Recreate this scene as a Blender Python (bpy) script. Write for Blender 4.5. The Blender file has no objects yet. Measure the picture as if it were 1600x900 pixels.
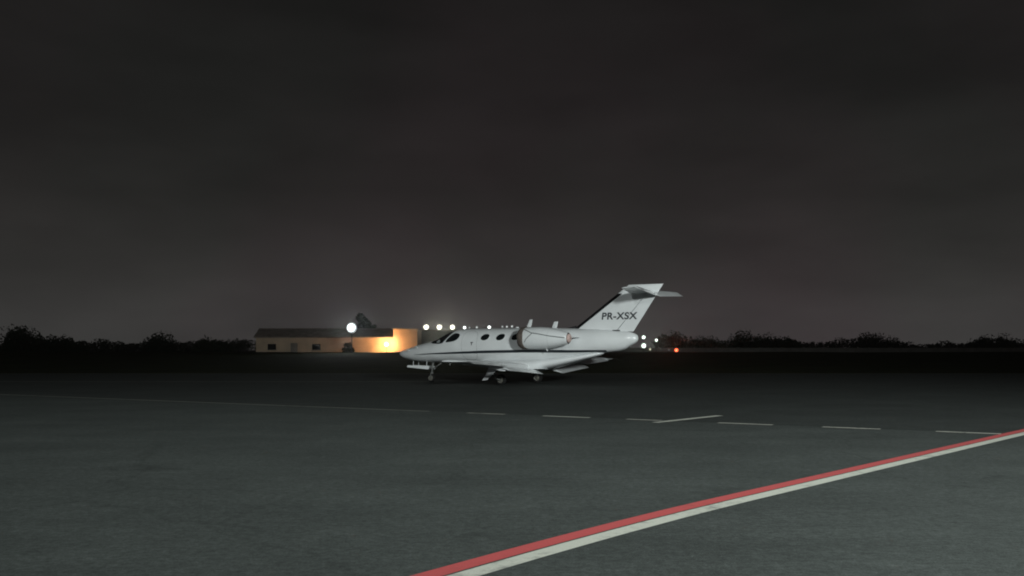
import bpy, bmesh, math, random
import numpy as np
from mathutils import Vector, Matrix

random.seed(7)
R = math.radians
S = bpy.context.scene
COL = S.collection

# ------------------------------------------------------------------ camera
CAM_H = 1.4
cd = bpy.data.cameras.new('camera')
cam = bpy.data.objects.new('camera', cd)
COL.objects.link(cam)
cam.location = (0, 0, CAM_H)
cam.rotation_euler = (R(90), 0, 0)
cd.sensor_width = 36.0
cd.lens = 1509.4 / 1600 * 36.0
cd.shift_y = 97.0 / 1600
cd.clip_start = 0.1
cd.clip_end = 6000
S.camera = cam

# ------------------------------------------------------------------ world: night sky with town glow on the horizon
W = bpy.data.worlds.new('World')
S.world = W
W.use_nodes = True
wn = W.node_tree
wn.nodes.clear()
out = wn.nodes.new('ShaderNodeOutputWorld')
bg = wn.nodes.new('ShaderNodeBackground')
tc = wn.nodes.new('ShaderNodeTexCoord')
sep = wn.nodes.new('ShaderNodeSeparateXYZ')
ramp = wn.nodes.new('ShaderNodeValToRGB')
noi = wn.nodes.new('ShaderNodeTexNoise')
noi.inputs['Scale'].default_value = 5.0
noi.inputs['Detail'].default_value = 5.0
mp = wn.nodes.new('ShaderNodeMapping')
mp.inputs['Scale'].default_value = (1, 1, 3.0)
mr = wn.nodes.new('ShaderNodeMapRange')
mr.inputs['From Min'].default_value = 0.3
mr.inputs['From Max'].default_value = 0.7
mr.inputs['To Min'].default_value = 0.84
mr.inputs['To Max'].default_value = 1.16
mul = wn.nodes.new('ShaderNodeMixRGB')
mul.blend_type = 'MULTIPLY'
mul.inputs[0].default_value = 1.0
el = ramp.color_ramp.elements
el[0].position = 0.0;  el[0].color = (0.0500, 0.0475, 0.0470, 1)
el[1].position = 1.0;  el[1].color = (0.0078, 0.0078, 0.0078, 1)
for p, c in ((0.03, (0.0450, 0.0425, 0.0420)), (0.075, (0.0330, 0.0310, 0.0302)), (0.15, (0.0205, 0.0195, 0.0188)),
             (0.25, (0.0138, 0.0134, 0.0130)), (0.37, (0.0105, 0.0104, 0.0100))):
    e = el.new(p); e.color = (*c, 1)
L_ = wn.links.new
L_(tc.outputs['Generated'], sep.inputs[0])
L_(sep.outputs['Z'], ramp.inputs[0])
L_(tc.outputs['Generated'], mp.inputs[0])
L_(mp.outputs[0], noi.inputs['Vector'])
L_(noi.outputs['Fac'], mr.inputs[0])
L_(ramp.outputs[0], mul.inputs[1])
L_(mr.outputs[0], mul.inputs[2])
n_b = wn.nodes.new('ShaderNodeTexNoise'); n_b.inputs['Scale'].default_value = 2.6; n_b.inputs['Detail'].default_value = 3
L_(tc.outputs['Generated'], n_b.inputs['Vector'])
tint = wn.nodes.new('ShaderNodeValToRGB')
tint.color_ramp.elements[0].position = 0.38; tint.color_ramp.elements[0].color = (1.08, 0.955, 1.0, 1)
tint.color_ramp.elements[1].position = 0.62; tint.color_ramp.elements[1].color = (0.97, 1.0, 0.975, 1)
L_(n_b.outputs['Fac'], tint.inputs[0])
mul2 = wn.nodes.new('ShaderNodeMixRGB'); mul2.blend_type = 'MULTIPLY'; mul2.inputs[0].default_value = 1.0
L_(mul.outputs[0], mul2.inputs[1]); L_(tint.outputs[0], mul2.inputs[2])
L_(mul2.outputs[0], bg.inputs[0])
bg.inputs[1].default_value = 1.0
L_(bg.outputs[0], out.inputs[0])

# ------------------------------------------------------------------ exposure
S.view_settings.view_transform = 'Standard'
S.view_settings.look = 'None'
S.view_settings.exposure = 0.0
S.view_settings.gamma = 1.0
S.view_settings.use_curve_mapping = False
S.render.engine = 'CYCLES'
S.cycles.use_denoising = True
S.cycles.max_bounces = 5
S.cycles.filter_width = 1.9

FLOODS = [((14.0, -10.0, 8.9), (0.5, 30.0, 2.5), 66000, 88),      # apron floodlights behind the viewer: place, aim, watts, beam
          ((-14.0, -16.0, 15.0), (0.5, 40.0, 2.0), 16500, 74)]
FLOOD_COL = (0.93, 1.0, 0.975)

# ================================================================== helpers
def node_mat(name, col, rough=0.6, metal=0.0, spec=0.5, var=0.0, vscale=8.0, bump=0.0, bscale=60.0, coat=0.0):
    m = bpy.data.materials.new(name)
    m.use_nodes = True
    nt = m.node_tree
    b = nt.nodes['Principled BSDF']
    b.inputs['Roughness'].default_value = rough
    b.inputs['Metallic'].default_value = metal
    b.inputs['Specular IOR Level'].default_value = spec
    b.inputs['Coat Weight'].default_value = coat
    b.inputs['Coat Roughness'].default_value = 0.12
    t = nt.nodes.new('ShaderNodeTexCoord')
    n = nt.nodes.new('ShaderNodeTexNoise')
    n.inputs['Scale'].default_value = vscale
    n.inputs['Detail'].default_value = 6
    nt.links.new(t.outputs['Object'], n.inputs['Vector'])
    cr = nt.nodes.new('ShaderNodeValToRGB')
    cr.color_ramp.elements[0].position = 0.3
    cr.color_ramp.elements[1].position = 0.7
    lo = [c * (1 - var) for c in col]; hi = [min(1, c * (1 + var)) for c in col]
    cr.color_ramp.elements[0].color = (*lo, 1)
    cr.color_ramp.elements[1].color = (*hi, 1)
    nt.links.new(n.outputs['Fac'], cr.inputs[0])
    nt.links.new(cr.outputs[0], b.inputs['Base Color'])
    if bump:
        n2 = nt.nodes.new('ShaderNodeTexNoise')
        n2.inputs['Scale'].default_value = bscale
        n2.inputs['Detail'].default_value = 4
        nt.links.new(t.outputs['Object'], n2.inputs['Vector'])
        bp = nt.nodes.new('ShaderNodeBump')
        bp.inputs['Strength'].default_value = bump
        bp.inputs['Distance'].default_value = 0.02
        nt.links.new(n2.outputs['Fac'], bp.inputs['Height'])
        nt.links.new(bp.outputs[0], b.inputs['Normal'])
    return m

def emit_mat(name, col, strength):
    m = bpy.data.materials.new(name)
    m.use_nodes = True
    b = m.node_tree.nodes['Principled BSDF']
    b.inputs['Base Color'].default_value = (0.6, 0.6, 0.6, 1)
    b.inputs['Emission Color'].default_value = (*col, 1)
    b.inputs['Emission Strength'].default_value = strength
    return m

def lens_mat(name, col, strength, k=4.6):
    """lamp lens with a soft glow painted in: brightest at its centre, dimmer towards the rim"""
    m = emit_mat(name, col, strength)
    nt = m.node_tree; N = nt.nodes.new; K = nt.links.new
    t = N('ShaderNodeTexCoord'); sp = N('ShaderNodeSeparateXYZ'); K(t.outputs['Generated'], sp.inputs[0])
    cb = N('ShaderNodeCombineXYZ'); K(sp.outputs['X'], cb.inputs['X']); K(sp.outputs['Z'], cb.inputs['Y'])
    vd = N('ShaderNodeVectorMath'); vd.operation = 'DISTANCE'; K(cb.outputs[0], vd.inputs[0]); vd.inputs[1].default_value = (.5, .5, 0)
    def mth(op, a, b):
        x = N('ShaderNodeMath'); x.operation = op
        if hasattr(a, 'links'): K(a, x.inputs[0])
        else: x.inputs[0].default_value = a
        if hasattr(b, 'links'): K(b, x.inputs[1])
        else: x.inputs[1].default_value = b
        return x.outputs[0]
    r2 = mth('MULTIPLY', mth('POWER', vd.outputs['Value'], 2.0), 4.0)
    e = mth('POWER', 2.71828, mth('MULTIPLY', r2, -k))  # emission fades outward to imitate bloom around the lamp
    K(mth('MULTIPLY', e, strength), nt.nodes['Principled BSDF'].inputs['Emission Strength'])
    nt.nodes['Principled BSDF'].inputs['Base Color'].default_value = (.12, .12, .12, 1)
    return m

M = {}
M['white'] = node_mat('aircraft_white_paint', (0.67, 0.69, 0.70), 0.34, var=0.05, vscale=1.6, coat=0.5)
M['grey'] = node_mat('light_grey_paint', (0.50, 0.52, 0.53), 0.45, var=0.05, vscale=5)
M['stripe'] = node_mat('dark_blue_stripe_paint', (0.022, 0.028, 0.034), 0.35, var=0.1)
M['glass'] = node_mat('dark_cabin_glass', (0.006, 0.008, 0.009), 0.12, spec=0.35, var=0.1)
M['rubber'] = node_mat('tyre_rubber', (0.012, 0.012, 0.012), 0.85, spec=0.2, var=0.2)
M['boot'] = node_mat('deice_boot_black_rubber', (0.006, 0.006, 0.007), 0.6, spec=0.2, var=0.2)
M['metal'] = node_mat('gear_metal', (0.13, 0.135, 0.13), 0.5, 0.3, var=0.15, vscale=20)
M['hub'] = node_mat('wheel_hub_grey', (0.13, 0.125, 0.11), 0.5, 0.2, var=0.2, vscale=20)
M['seam'] = node_mat('panel_seam_dark', (0.05, 0.055, 0.06), 0.7, var=0.1)
M['cover'] = node_mat('brown_canvas', (0.100, 0.083, 0.073), 0.95, spec=0.1, var=0.35, vscale=9, bump=0.6, bscale=25)
M['strap'] = node_mat('grey_webbing', (0.16, 0.175, 0.175), 0.9, spec=0.1, var=0.2, vscale=30)
M['redcover'] = node_mat('faded_red_canvas', (0.50, 0.37, 0.34), 0.9, spec=0.1, var=0.3, vscale=14)
M['reflection'] = node_mat('painted_reflection', (0.30, 0.32, 0.32), 0.5, var=0.5, vscale=14)
M['ink'] = node_mat('registration_dark_grey', (0.035, 0.04, 0.045), 0.5, var=0.1)
M['inlet'] = node_mat('dark_inlet', (0.02, 0.02, 0.02), 0.6, 0.5, var=0.2)

def put(name, me, parent=None, mats=(), smooth=True):
    o = bpy.data.objects.new(name, me)
    COL.objects.link(o)
    for m in mats:
        me.materials.append(m)
    if smooth:
        me.polygons.foreach_set('use_smooth', [True] * len(me.polygons))
    if parent is not None:
        o.parent = parent
    return o

def mesh(name, V, F, parent=None, mat=None, smooth=True, mi=None, mats=None):
    me = bpy.data.meshes.new(name)
    me.from_pydata([tuple(v) for v in V], [], F)
    o = put(name, me, parent, mats if mats else ([mat] if mat else []), smooth)
    if mi:
        me.polygons.foreach_set('material_index', mi)
    me.update()
    bm = bmesh.new(); bm.from_mesh(me)
    bmesh.ops.recalc_face_normals(bm, faces=bm.faces)
    bm.to_mesh(me); bm.free()
    return o

class MB:
    """collects shapes for one mesh"""
    def __init__(s): s.V = []; s.F = []; s.mi = []
    def add(s, V, F, mi=0):
        n = len(s.V); s.V += [tuple(v) for v in V]
        s.F += [tuple(i + n for i in f) for f in F]; s.mi += [mi] * len(F)
    def loft(s, rings, cap=True, mi=0):
        k = len(rings[0]); V = [v for r in rings for v in r]; F = []
        for i in range(len(rings) - 1):
            for j in range(k):
                F.append((i * k + j, i * k + (j + 1) % k, (i + 1) * k + (j + 1) % k, (i + 1) * k + j))
        if cap:
            F.append(tuple(range(k))[::-1]); F.append(tuple((len(rings) - 1) * k + j for j in range(k)))
        s.add(V, F, mi)
    def tube(s, pts, radii, k=10, mi=0):
        pts = [Vector(p) for p in pts]
        if not hasattr(radii, '__len__'): radii = [radii] * len(pts)
        rings = []
        for i, p in enumerate(pts):
            d = (pts[min(i + 1, len(pts) - 1)] - pts[max(i - 1, 0)]).normalized()
            a = d.cross(Vector((0, 0, 1)))
            if a.length < 1e-3: a = Vector((1, 0, 0))
            a.normalize(); b = d.cross(a)
            rings.append([p + (a * math.cos(t) + b * math.sin(t)) * radii[i] for t in (2 * math.pi * q / k for q in range(k))])
        s.loft(rings, True, mi)
    def box(s, c, d, rot=None, mi=0):
        c = Vector(c); v = []
        for x in (-.5, .5):
            for y in (-.5, .5):
                for z in (-.5, .5):
                    p = Vector((x * d[0], y * d[1], z * d[2]))
                    if rot: p = rot @ p
                    v.append(c + p)
        s.add(v, [(0, 1, 3, 2), (4, 6, 7, 5), (0, 4, 5, 1), (2, 3, 7, 6), (0, 2, 6, 4), (1, 5, 7, 3)], mi)
    def prism(s, poly, axis, a, b, mi=0):
        """poly of (x,z) extruded along y from a to b (axis 'y') or (x,y) along z"""
        k = len(poly)
        if axis == 'y':
            V = [(x, a, z) for x, z in poly] + [(x, b, z) for x, z in poly]
        else:
            V = [(x, y, a) for x, y in poly] + [(x, y, b) for x, y in poly]
        F = [tuple(range(k)), tuple(range(2 * k - 1, k - 1, -1))]
        for j in range(k):
            F.append((j, (j + 1) % k, k + (j + 1) % k, k + j))
        s.add(V, F, mi)
    def build(s, name, parent=None, mats=(), smooth=True):
        return mesh(name, s.V, s.F, parent, None, smooth, s.mi, list(mats))

def empty(name, loc, rz=0.0):
    o = bpy.data.objects.new(name, None)
    COL.objects.link(o)
    o.location = loc; o.rotation_euler = (0, 0, rz)
    o.empty_display_size = 0.3
    return o

def tag(o, label=None, cat=None, group=None, kind=None):
    if label: o['label'] = label
    if cat: o['category'] = cat
    if group: o['group'] = group
    if kind: o['kind'] = kind
    return o

def auto_sharp(o, deg=35):
    me = o.data
    bm = bmesh.new(); bm.from_mesh(me)
    for e in bm.edges:
        if len(e.link_faces) == 2 and e.calc_face_angle(0) > R(deg):
            e.smooth = False
    bm.to_mesh(me); bm.free()
    return o

# ================================================================== the ground
def ground_z(x, y):
    """flat apron, then a low grass bank that rises to a crest and falls behind it"""
    def sm(a, b, t):
        t = min(1, max(0, (t - a) / (b - a))); return t * t * (3 - 2 * t)
    return 1.15 * sm(62, 138, y) - 0.75 * sm(138, 147, y)

def ground_mat(kind):
    m = bpy.data.materials.new(kind)
    m.use_nodes = True
    nt = m.node_tree; N = nt.nodes.new; K = nt.links.new
    b = nt.nodes['Principled BSDF']
    t = N('ShaderNodeTexCoord')
    def noise(scale, detail=6, rough=0.6, sc=None, dist=0.0):
        n = N('ShaderNodeTexNoise')
        n.inputs['Scale'].default_value = scale; n.inputs['Detail'].default_value = detail
        n.inputs['Roughness'].default_value = rough; n.inputs['Distortion'].default_value = dist
        if sc:
            mpp = N('ShaderNodeMapping'); mpp.inputs['Scale'].default_value = sc
            mpp.inputs['Rotation'].default_value = (0, 0, R(-28))
            K(t.outputs['Object'], mpp.inputs[0]); K(mpp.outputs[0], n.inputs['Vector'])
        else:
            K(t.outputs['Object'], n.inputs['Vector'])
        return n.outputs['Fac']
    def ramp(f, a, c0, bb, c1):
        r = N('ShaderNodeValToRGB')
        r.color_ramp.elements[0].position = a; r.color_ramp.elements[1].position = bb
        r.color_ramp.elements[0].color = (*c0, 1); r.color_ramp.elements[1].color = (*c1, 1)
        K(f, r.inputs[0]); return r.outputs[0]
    def mixm(a, c, f=1.0, mode='MULTIPLY'):
        x = N('ShaderNodeMixRGB'); x.blend_type = mode; x.inputs[0].default_value = f
        K(a, x.inputs[1]); K(c, x.inputs[2]); return x.outputs[0]
    if kind.startswith('asphalt'):
        kk = 0.96 if kind == 'asphalt' else 0.66
        col = ramp(noise(0.55, 8, 0.62), 0.3, (0.046 * kk, 0.053 * kk, 0.050 * kk), 0.72, (0.064 * kk, 0.073 * kk, 0.069 * kk))
        col = mixm(col, ramp(noise(1.0, 6, 0.6, (0.22, 0.9, 1)), 0.33, (0.90,) * 3, 0.68, (1.09,) * 3))
        col = mixm(col, ramp(noise(70, 3, 0.7), 0.28, (0.55,) * 3, 0.72, (1.45,) * 3))
        col = mixm(col, ramp(noise(16, 6, 0.75), 0.32, (0.62,) * 3, 0.68, (1.38,) * 3))
        col = mixm(col, ramp(noise(5.0, 6, 0.75), 0.32, (0.84,) * 3, 0.68, (1.16,) * 3))
        # oil stains, tyre scuffs
        col = mixm(col, ramp(noise(0.8, 4, 0.55, None, 0.6), 0.22, (0.55,) * 3, 0.34, (1.0,) * 3))
        col = mixm(col, ramp(noise(1.6, 7, 0.7, (0.5, 1.0, 1)), 0.58, (1.0,) * 3, 0.80, (1.22,) * 3))
        # sealed cracks
        vc = N('ShaderNodeTexVoronoi'); vc.feature = 'DISTANCE_TO_EDGE'; vc.inputs['Scale'].default_value = 0.16
        dn = N('ShaderNodeTexNoise'); dn.inputs['Scale'].default_value = 1.1; dn.inputs['Detail'].default_value = 5
        K(t.outputs['Object'], dn.inputs['Vector'])
        va = N('ShaderNodeMixRGB'); va.blend_type = 'ADD'; va.inputs[0].default_value = 0.9
        K(t.outputs['Object'], va.inputs[1]); K(dn.outputs['Color'], va.inputs[2]); K(va.outputs[0], vc.inputs['Vector'])
        col = mixm(col, ramp(vc.outputs['Distance'], 0.0025, (0.84,) * 3, 0.006, (1.0,) * 3))
        # scattered pale aggregate chips
        v = N('ShaderNodeTexVoronoi'); v.inputs['Scale'].default_value = 9.0
        K(t.outputs['Object'], v.inputs['Vector'])
        col = mixm(col, ramp(v.outputs['Distance'], 0.035, (0.07, 0.07, 0.065), 0.06, (0, 0, 0)), 1.0, 'ADD')
        K(col, b.inputs['Base Color'])
        b.inputs['Roughness'].default_value = 0.9
        b.inputs['Specular IOR Level'].default_value = 0.15
        bp = N('ShaderNodeBump'); bp.inputs['Strength'].default_value = 0.35; bp.inputs['Distance'].default_value = 0.006
        K(noise(120, 3, 0.7), bp.inputs['Height']); K(bp.outputs[0], b.inputs['Normal'])
    elif kind == 'grass':
        col = ramp(noise(0.25, 8, 0.65), 0.3, (0.020, 0.024, 0.012), 0.7, (0.045, 0.050, 0.024))
        col = mixm(col, ramp(noise(6, 5, 0.7), 0.3, (0.55,) * 3, 0.7, (1.4,) * 3))
        K(col, b.inputs['Base Color'])
        b.inputs['Roughness'].default_value = 1.0; b.inputs['Specular IOR Level'].default_value = 0.05
        bp = N('ShaderNodeBump'); bp.inputs['Strength'].default_value = 1.0; bp.inputs['Distance'].default_value = 0.08
        K(noise(9, 4, 0.7), bp.inputs['Height']); K(bp.outputs[0], b.inputs['Normal'])
    return m

def paint_mat(name, col, wear=0.42, dark=(0.10, 0.105, 0.10), wscale=7.0):
    m = bpy.data.materials.new(name); m.use_nodes = True
    nt = m.node_tree; N = nt.nodes.new; K = nt.links.new
    b = nt.nodes['Principled BSDF']
    t = N('ShaderNodeTexCoord')
    n1 = N('ShaderNodeTexNoise'); n1.inputs['Scale'].default_value = wscale; n1.inputs['Detail'].default_value = 9; n1.inputs['Roughness'].default_value = 0.75
    n2 = N('ShaderNodeTexNoise'); n2.inputs['Scale'].default_value = 0.9; n2.inputs['Detail'].default_value = 3
    K(t.outputs['Object'], n1.inputs['Vector']); K(t.outputs['Object'], n2.inputs['Vector'])
    ad = N('ShaderNodeMath'); ad.operation = 'MULTIPLY_ADD'; ad.inputs[1].default_value = 0.45
    K(n2.outputs['Fac'], ad.inputs[0]); K(n1.outputs['Fac'], ad.inputs[2])
    r = N('ShaderNodeValToRGB')
    r.color_ramp.elements[0].position = wear; r.color_ramp.elements[0].color = (*dark, 1)
    r.color_ramp.elements[1].position = wear + 0.17; r.color_ramp.elements[1].color = (*col, 1)
    K(ad.outputs[0], r.inputs[0])
    n3 = N('ShaderNodeTexNoise'); n3.inputs['Scale'].default_value = 90; n3.inputs['Detail'].default_value = 3
    K(t.outputs['Object'], n3.inputs['Vector'])
    r3 = N('ShaderNodeValToRGB'); r3.color_ramp.elements[0].color = (0.72,) * 3 + (1,); r3.color_ramp.elements[1].color = (1.15,) * 3 + (1,)
    K(n3.outputs['Fac'], r3.inputs[0])
    x = N('ShaderNodeMixRGB'); x.blend_type = 'MULTIPLY'; x.inputs[0].default_value = 1
    K(r.outputs[0], x.inputs[1]); K(r3.outputs[0], x.inputs[2]); K(x.outputs[0], b.inputs['Base Color'])
    b.inputs['Roughness'].default_value = 0.75; b.inputs['Specular IOR Level'].default_value = 0.25
    return m

M['asphalt'] = ground_mat('asphalt')
M['grass'] = ground_mat('grass')
M['asphalt_new'] = ground_mat('asphalt_taxilane')
M['red_paint'] = paint_mat('red_line_paint', (0.47, 0.088, 0.088), 0.46, (0.26, 0.07, 0.065))
M['white_paint'] = paint_mat('white_line_paint', (0.52, 0.53, 0.465), 0.52, (0.27, 0.28, 0.25))
M['dash_paint'] = paint_mat('worn_white_paint', (0.42, 0.42, 0.37), 0.52, (0.07, 0.075, 0.07), 5.0)
M['faint_paint'] = paint_mat('almost_worn_off_paint', (0.20, 0.205, 0.18), 0.52, (0.06, 0.065, 0.06), 4.0)

# grass field out to the horizon
ys = [-60, 20, 50, 58, 62] + list(np.linspace(66, 150, 43)) + [160, 200, 300, 600, 1200, 2500, 5000]
xs = [-3500, -1200, -500, -200] + list(np.linspace(-120, 120, 25)) + [200, 500, 1200, 3500]
V = [(x, y, ground_z(x, y) - 0.03 + (0.06 * math.sin(x * .21) * math.sin(y * .13 + x * .05) if 66 < y < 150 else 0)) for y in ys for x in xs]
nx = len(xs)
F = [(j * nx + i, j * nx + i + 1, (j + 1) * nx + i + 1, (j + 1) * nx + i) for j in range(len(ys) - 1) for i in range(nx - 1)]
tag(mesh('ground', V, F, None, M['grass']), kind='structure')

# apron: one asphalt sheet, with a low raised edge at the grass
mb = MB()
mb.prism([(-220, -60), (220, -60), (220, 58), (-220, 58)], 'z', -0.4, 0.0)
apron = tag(mb.build('apron', None, [M['asphalt']], False), kind='structure')

def strip(name, pts, w, mat, z=0.004, wob=0.0):
    """painted line along ground points"""
    P = [Vector((p[0], p[1])) for p in pts]
    V = []; F = []
    for i, p in enumerate(P):
        d = (P[min(i + 1, len(P) - 1)] - P[max(i - 1, 0)]).normalized()
        n = Vector((-d.y, d.x)) * (w / 2)
        e1 = random.uniform(-wob, wob); e2 = random.uniform(-wob, wob)
        V += [(p.x + n.x + e1, p.y + n.y + e1, z), (p.x - n.x + e2, p.y - n.y + e2, z)]
    for i in range(len(P) - 1):
        F.append((2 * i, 2 * i + 1, 2 * i + 3, 2 * i + 2))
    return mesh(name, V, F, apron, mat, False)

cy_ = np.polyfit([-0.393, 0.106, 0.513, 0.979, 1.427], [5.986, 6.645, 7.171, 7.741, 8.287], 2)
def line_y(x):
    a, b = -0.9, 2.2
    xc = min(max(x, a), b)
    y = np.polyval(cy_, xc); s = 2 * cy_[0] * xc + cy_[1]
    return y + s * (x - xc)
base = [(x, line_y(x)) for x in np.linspace(-4.5, 24, 200)]
def offset(pts, o):
    res = []
    for i, p in enumerate(pts):
        a = Vector(pts[max(i - 1, 0)]); b = Vector(pts[min(i + 1, len(pts) - 1)])
        d = (b - a).normalized()
        res.append((p[0] - d.y * o, p[1] + d.x * o))
    return res
strip('red_line', offset(base, 0.089), 0.158, M['red_paint'], 0.009, 0.005)
strip('white_line', offset(base, -0.092), 0.162, M['white_paint'], 0.009, 0.005)

# broken line further out, and the darker, newer asphalt of the taxilane beyond it
A = Vector((-0.995, 21.453)); B = Vector((2.307, 19.50)); dv = (B - A).normalized()
nv = Vector((-dv.y, dv.x)); nv = nv if nv.y > 0 else -nv
e0 = A - dv * 48 + nv * .12; e1 = A + dv * 34 + nv * .12
V = [(-219, 57.9, .004), (-219, e0.y + .0, .004), (e0.x, e0.y, .004)]
for k_ in range(1, 60):
    q_ = e0.lerp(e1, k_ / 60); j_ = random.uniform(-.03, .03); V.append((q_.x, q_.y + j_, .004))
V += [(e1.x, e1.y, .004), (219, e1.y, .004), (219, 57.9, .004)]
tag(mesh('taxilane', V, [tuple(range(len(V)))], None, M['asphalt_new'], False), kind='structure')
strip('white_line', [A + dv * s for s in np.linspace(-26, -1.03, 30)], 0.15, M['faint_paint'], 0.008, 0.004)
for s0, s1, m in ((0.0, 0.97, 'dash_paint'), (1.92, 3.02, 'white_paint'), (3.84, 4.6, 'dash_paint'), (5.75, 6.8, 'dash_paint'),
                  (7.7, 8.7, 'dash_paint'), (9.6, 10.6, 'dash_paint'), (11.5, 12.5, 'dash_paint')):
    strip('dash', [A + dv * s for s in np.linspace(s0, s1, 6)], 0.16, M[m], 0.008, 0.004)
dv2 = Vector((0.57, 0.675)).normalized()
strip('white_line', [Vector((2.739, 18.52)) + dv2 * s for s in np.linspace(0, 2.6, 10)], 0.17, M['white_paint'], 0.012, 0.004)
# faint edge lines near and beyond the aircraft
strip('edge_line', [(x, 42.6 - 0.0 * x) for x in np.linspace(-60, -3.5, 40)], 0.25, M['faint_paint'], 0.008, 0.01)
strip('edge_line', [(x, 57.0) for x in np.linspace(-90, 90, 60)], 0.3, M['faint_paint'], 0.008, 0.01)

# ================================================================== the aircraft
TH = 0.4951
jet = empty('business_jet', (0.5226, 40.0, 0.0), -TH)
tag(jet, 'white twin-engine business jet with PR-XSX on its swept tail fin', 'aircraft')
X0 = 6.15
def Lc(x, p, z): return (x - X0, -p, z)

# -- fuselage profile: station, top, bottom, half width
PROF = np.array([
 (-0.12, 1.245, 1.215, 0.015), (-0.06, 1.31, 1.15, 0.085), (0.08, 1.375, 1.075, 0.16), (0.30, 1.445, 1.01, 0.245), (0.65, 1.54, 0.95, 0.37), (1.09, 1.66, 0.905, 0.49),
 (1.55, 1.765, 0.885, 0.595), (1.95, 1.845, 0.875, 0.665), (2.25, 1.98, 0.868, 0.70), (2.55, 2.125, 0.862, 0.73), (2.82, 2.225, 0.857, 0.75),
 (3.10, 2.285, 0.850, 0.765), (3.60, 2.315, 0.838, 0.775), (4.5, 2.320, 0.82, 0.78), (5.5, 2.320, 0.81, 0.78), (6.5, 2.318, 0.82, 0.765),
 (7.4, 2.305, 0.90, 0.715), (8.2, 2.285, 1.02, 0.635), (9.0, 2.255, 1.17, 0.525), (9.8, 2.215, 1.30, 0.405), (10.4, 2.165, 1.385, 0.30),
 (10.62, 2.14, 1.45, 0.26), (10.8, 2.11, 1.56, 0.215), (11.0, 2.05, 1.66, 0.15), (11.1, 1.985, 1.74, 0.10), (11.14, 1.91, 1.82, 0.03)])
def pchip(xk, yk, x):
    h = np.diff(xk); d = np.diff(yk) / h; m = np.zeros_like(yk)
    for i in range(1, len(xk) - 1):
        if d[i - 1] * d[i] > 0:
            w1 = 2 * h[i] + h[i - 1]; w2 = h[i] + 2 * h[i - 1]
            m[i] = (w1 + w2) / (w1 / d[i - 1] + w2 / d[i])
    m[0] = d[0]; m[-1] = d[-1]
    i = int(min(max(np.searchsorted(xk, x) - 1, 0), len(xk) - 2))
    t = (x - xk[i]) / h[i]
    return ((2 * t**3 - 3 * t**2 + 1) * yk[i] + (t**3 - 2 * t**2 + t) * h[i] * m[i] + (-2 * t**3 + 3 * t**2) * yk[i + 1] + (t**3 - t**2) * h[i] * m[i + 1])
def sect(x):
    x = min(max(x, PROF[0, 0]), PROF[-1, 0])
    return [pchip(PROF[:, 0], PROF[:, k], x) for k in (1, 2, 3)]
NEXP = 2.18
def fus(x, phi, off=0.0):
    """surface point: phi 0 = port side, 90 = crown, -90 = keel (degrees beyond go to starboard)"""
    t, b, w = sect(x)
    zc = b + (t - b) * 0.485; hz = (t - zc) if math.sin(phi) >= 0 else (zc - b)
    c, s = math.cos(phi), math.sin(phi)
    e = 2 / NEXP
    p = math.copysign(abs(c) ** e, c) * (w + off)
    z = zc + math.copysign(abs(s) ** e, s) * (hz + off)
    return Lc(x, p, z)
def phi_of(x, z):
    t, b, w = sect(x)
    zc = b + (t - b) * 0.485; hz = (t - zc) if z >= zc else (zc - b)
    r = min(1.0, abs(z - zc) / hz)
    return math.copysign(math.asin(r ** (NEXP / 2)), z - zc)
def mir(V): return [(v[0], -v[1], v[2]) for v in V]

xs = sorted(set([round(v, 3) for v in np.concatenate([PROF[:, 0], np.linspace(0.2, 10.9, 90)])]))
NA = 56
mb = MB()
mb.loft([[fus(x, 2 * math.pi * (j + 0.0) / NA) for j in range(NA)] for x in xs])
# wing-to-body fairing under the cabin
rings = []
for x, zb, zt, w in ((4.05, .80, .98, .10), (4.25, .74, 1.00, .50), (4.6, .66, 1.02, .76), (5.2, .58, 1.04, .86), (6.3, .535, 1.05, .90), (6.9, .53, 1.06, .88), (7.5, .655, 1.10, .74), (8.2, .83, 1.16, .56), (9.0, 1.045, 1.24, .36), (9.5, 1.18, 1.32, .20), (9.7, 1.26, 1.34, .06)):
    rings.append([Lc(x, w * math.copysign(abs(math.cos(a)) ** .75, math.cos(a)), (zb + zt) / 2 + (zt - zb) / 2 * math.copysign(abs(math.sin(a)) ** .75, math.sin(a))) for a in (2 * math.pi * q / 28 for q in range(28))])
mb.loft(rings)
fuselage = mb.build('fuselage', jet, [M['white']])

def ribbon(name, path, half, parent, mat, off=0.005, seg=4, both=True):
    """painted band lying on the hull: path = [(x, z)], half = half heights"""
    mb = MB()
    for side in (0, 1):
        V = []; F = []
        for (x, z), h in zip(path, half):
            for q in range(seg + 1):
                zz = z - h + 2 * h * q / seg
                V.append(fus(x, phi_of(x, zz), off))
        for i in range(len(path) - 1):
            for q in range(seg):
                a = i * (seg + 1) + q
                F.append((a, a + 1, a + seg + 2, a + seg + 1))
        if side: V = mir(V)
        mb.add(V, F)
        if not both: break
    return mb.build(name, parent, [mat])

sx = np.linspace(0.95, 9.9, 110)
sz = np.interp(sx, [0.95, 2.1, 3.2, 4.7, 6.5, 8.5, 9.9], [1.195, 1.248, 1.285, 1.330, 1.358, 1.352, 1.37])
sh = np.interp(sx, [0.95, 1.5, 2.2, 3.3, 4.7, 8.0, 10.3], [0.004, 0.018, 0.028, 0.042, 0.056, 0.056, 0.03])
ribbon('stripe', list(zip(sx, sz)), sh, jet, M['stripe'])

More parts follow.
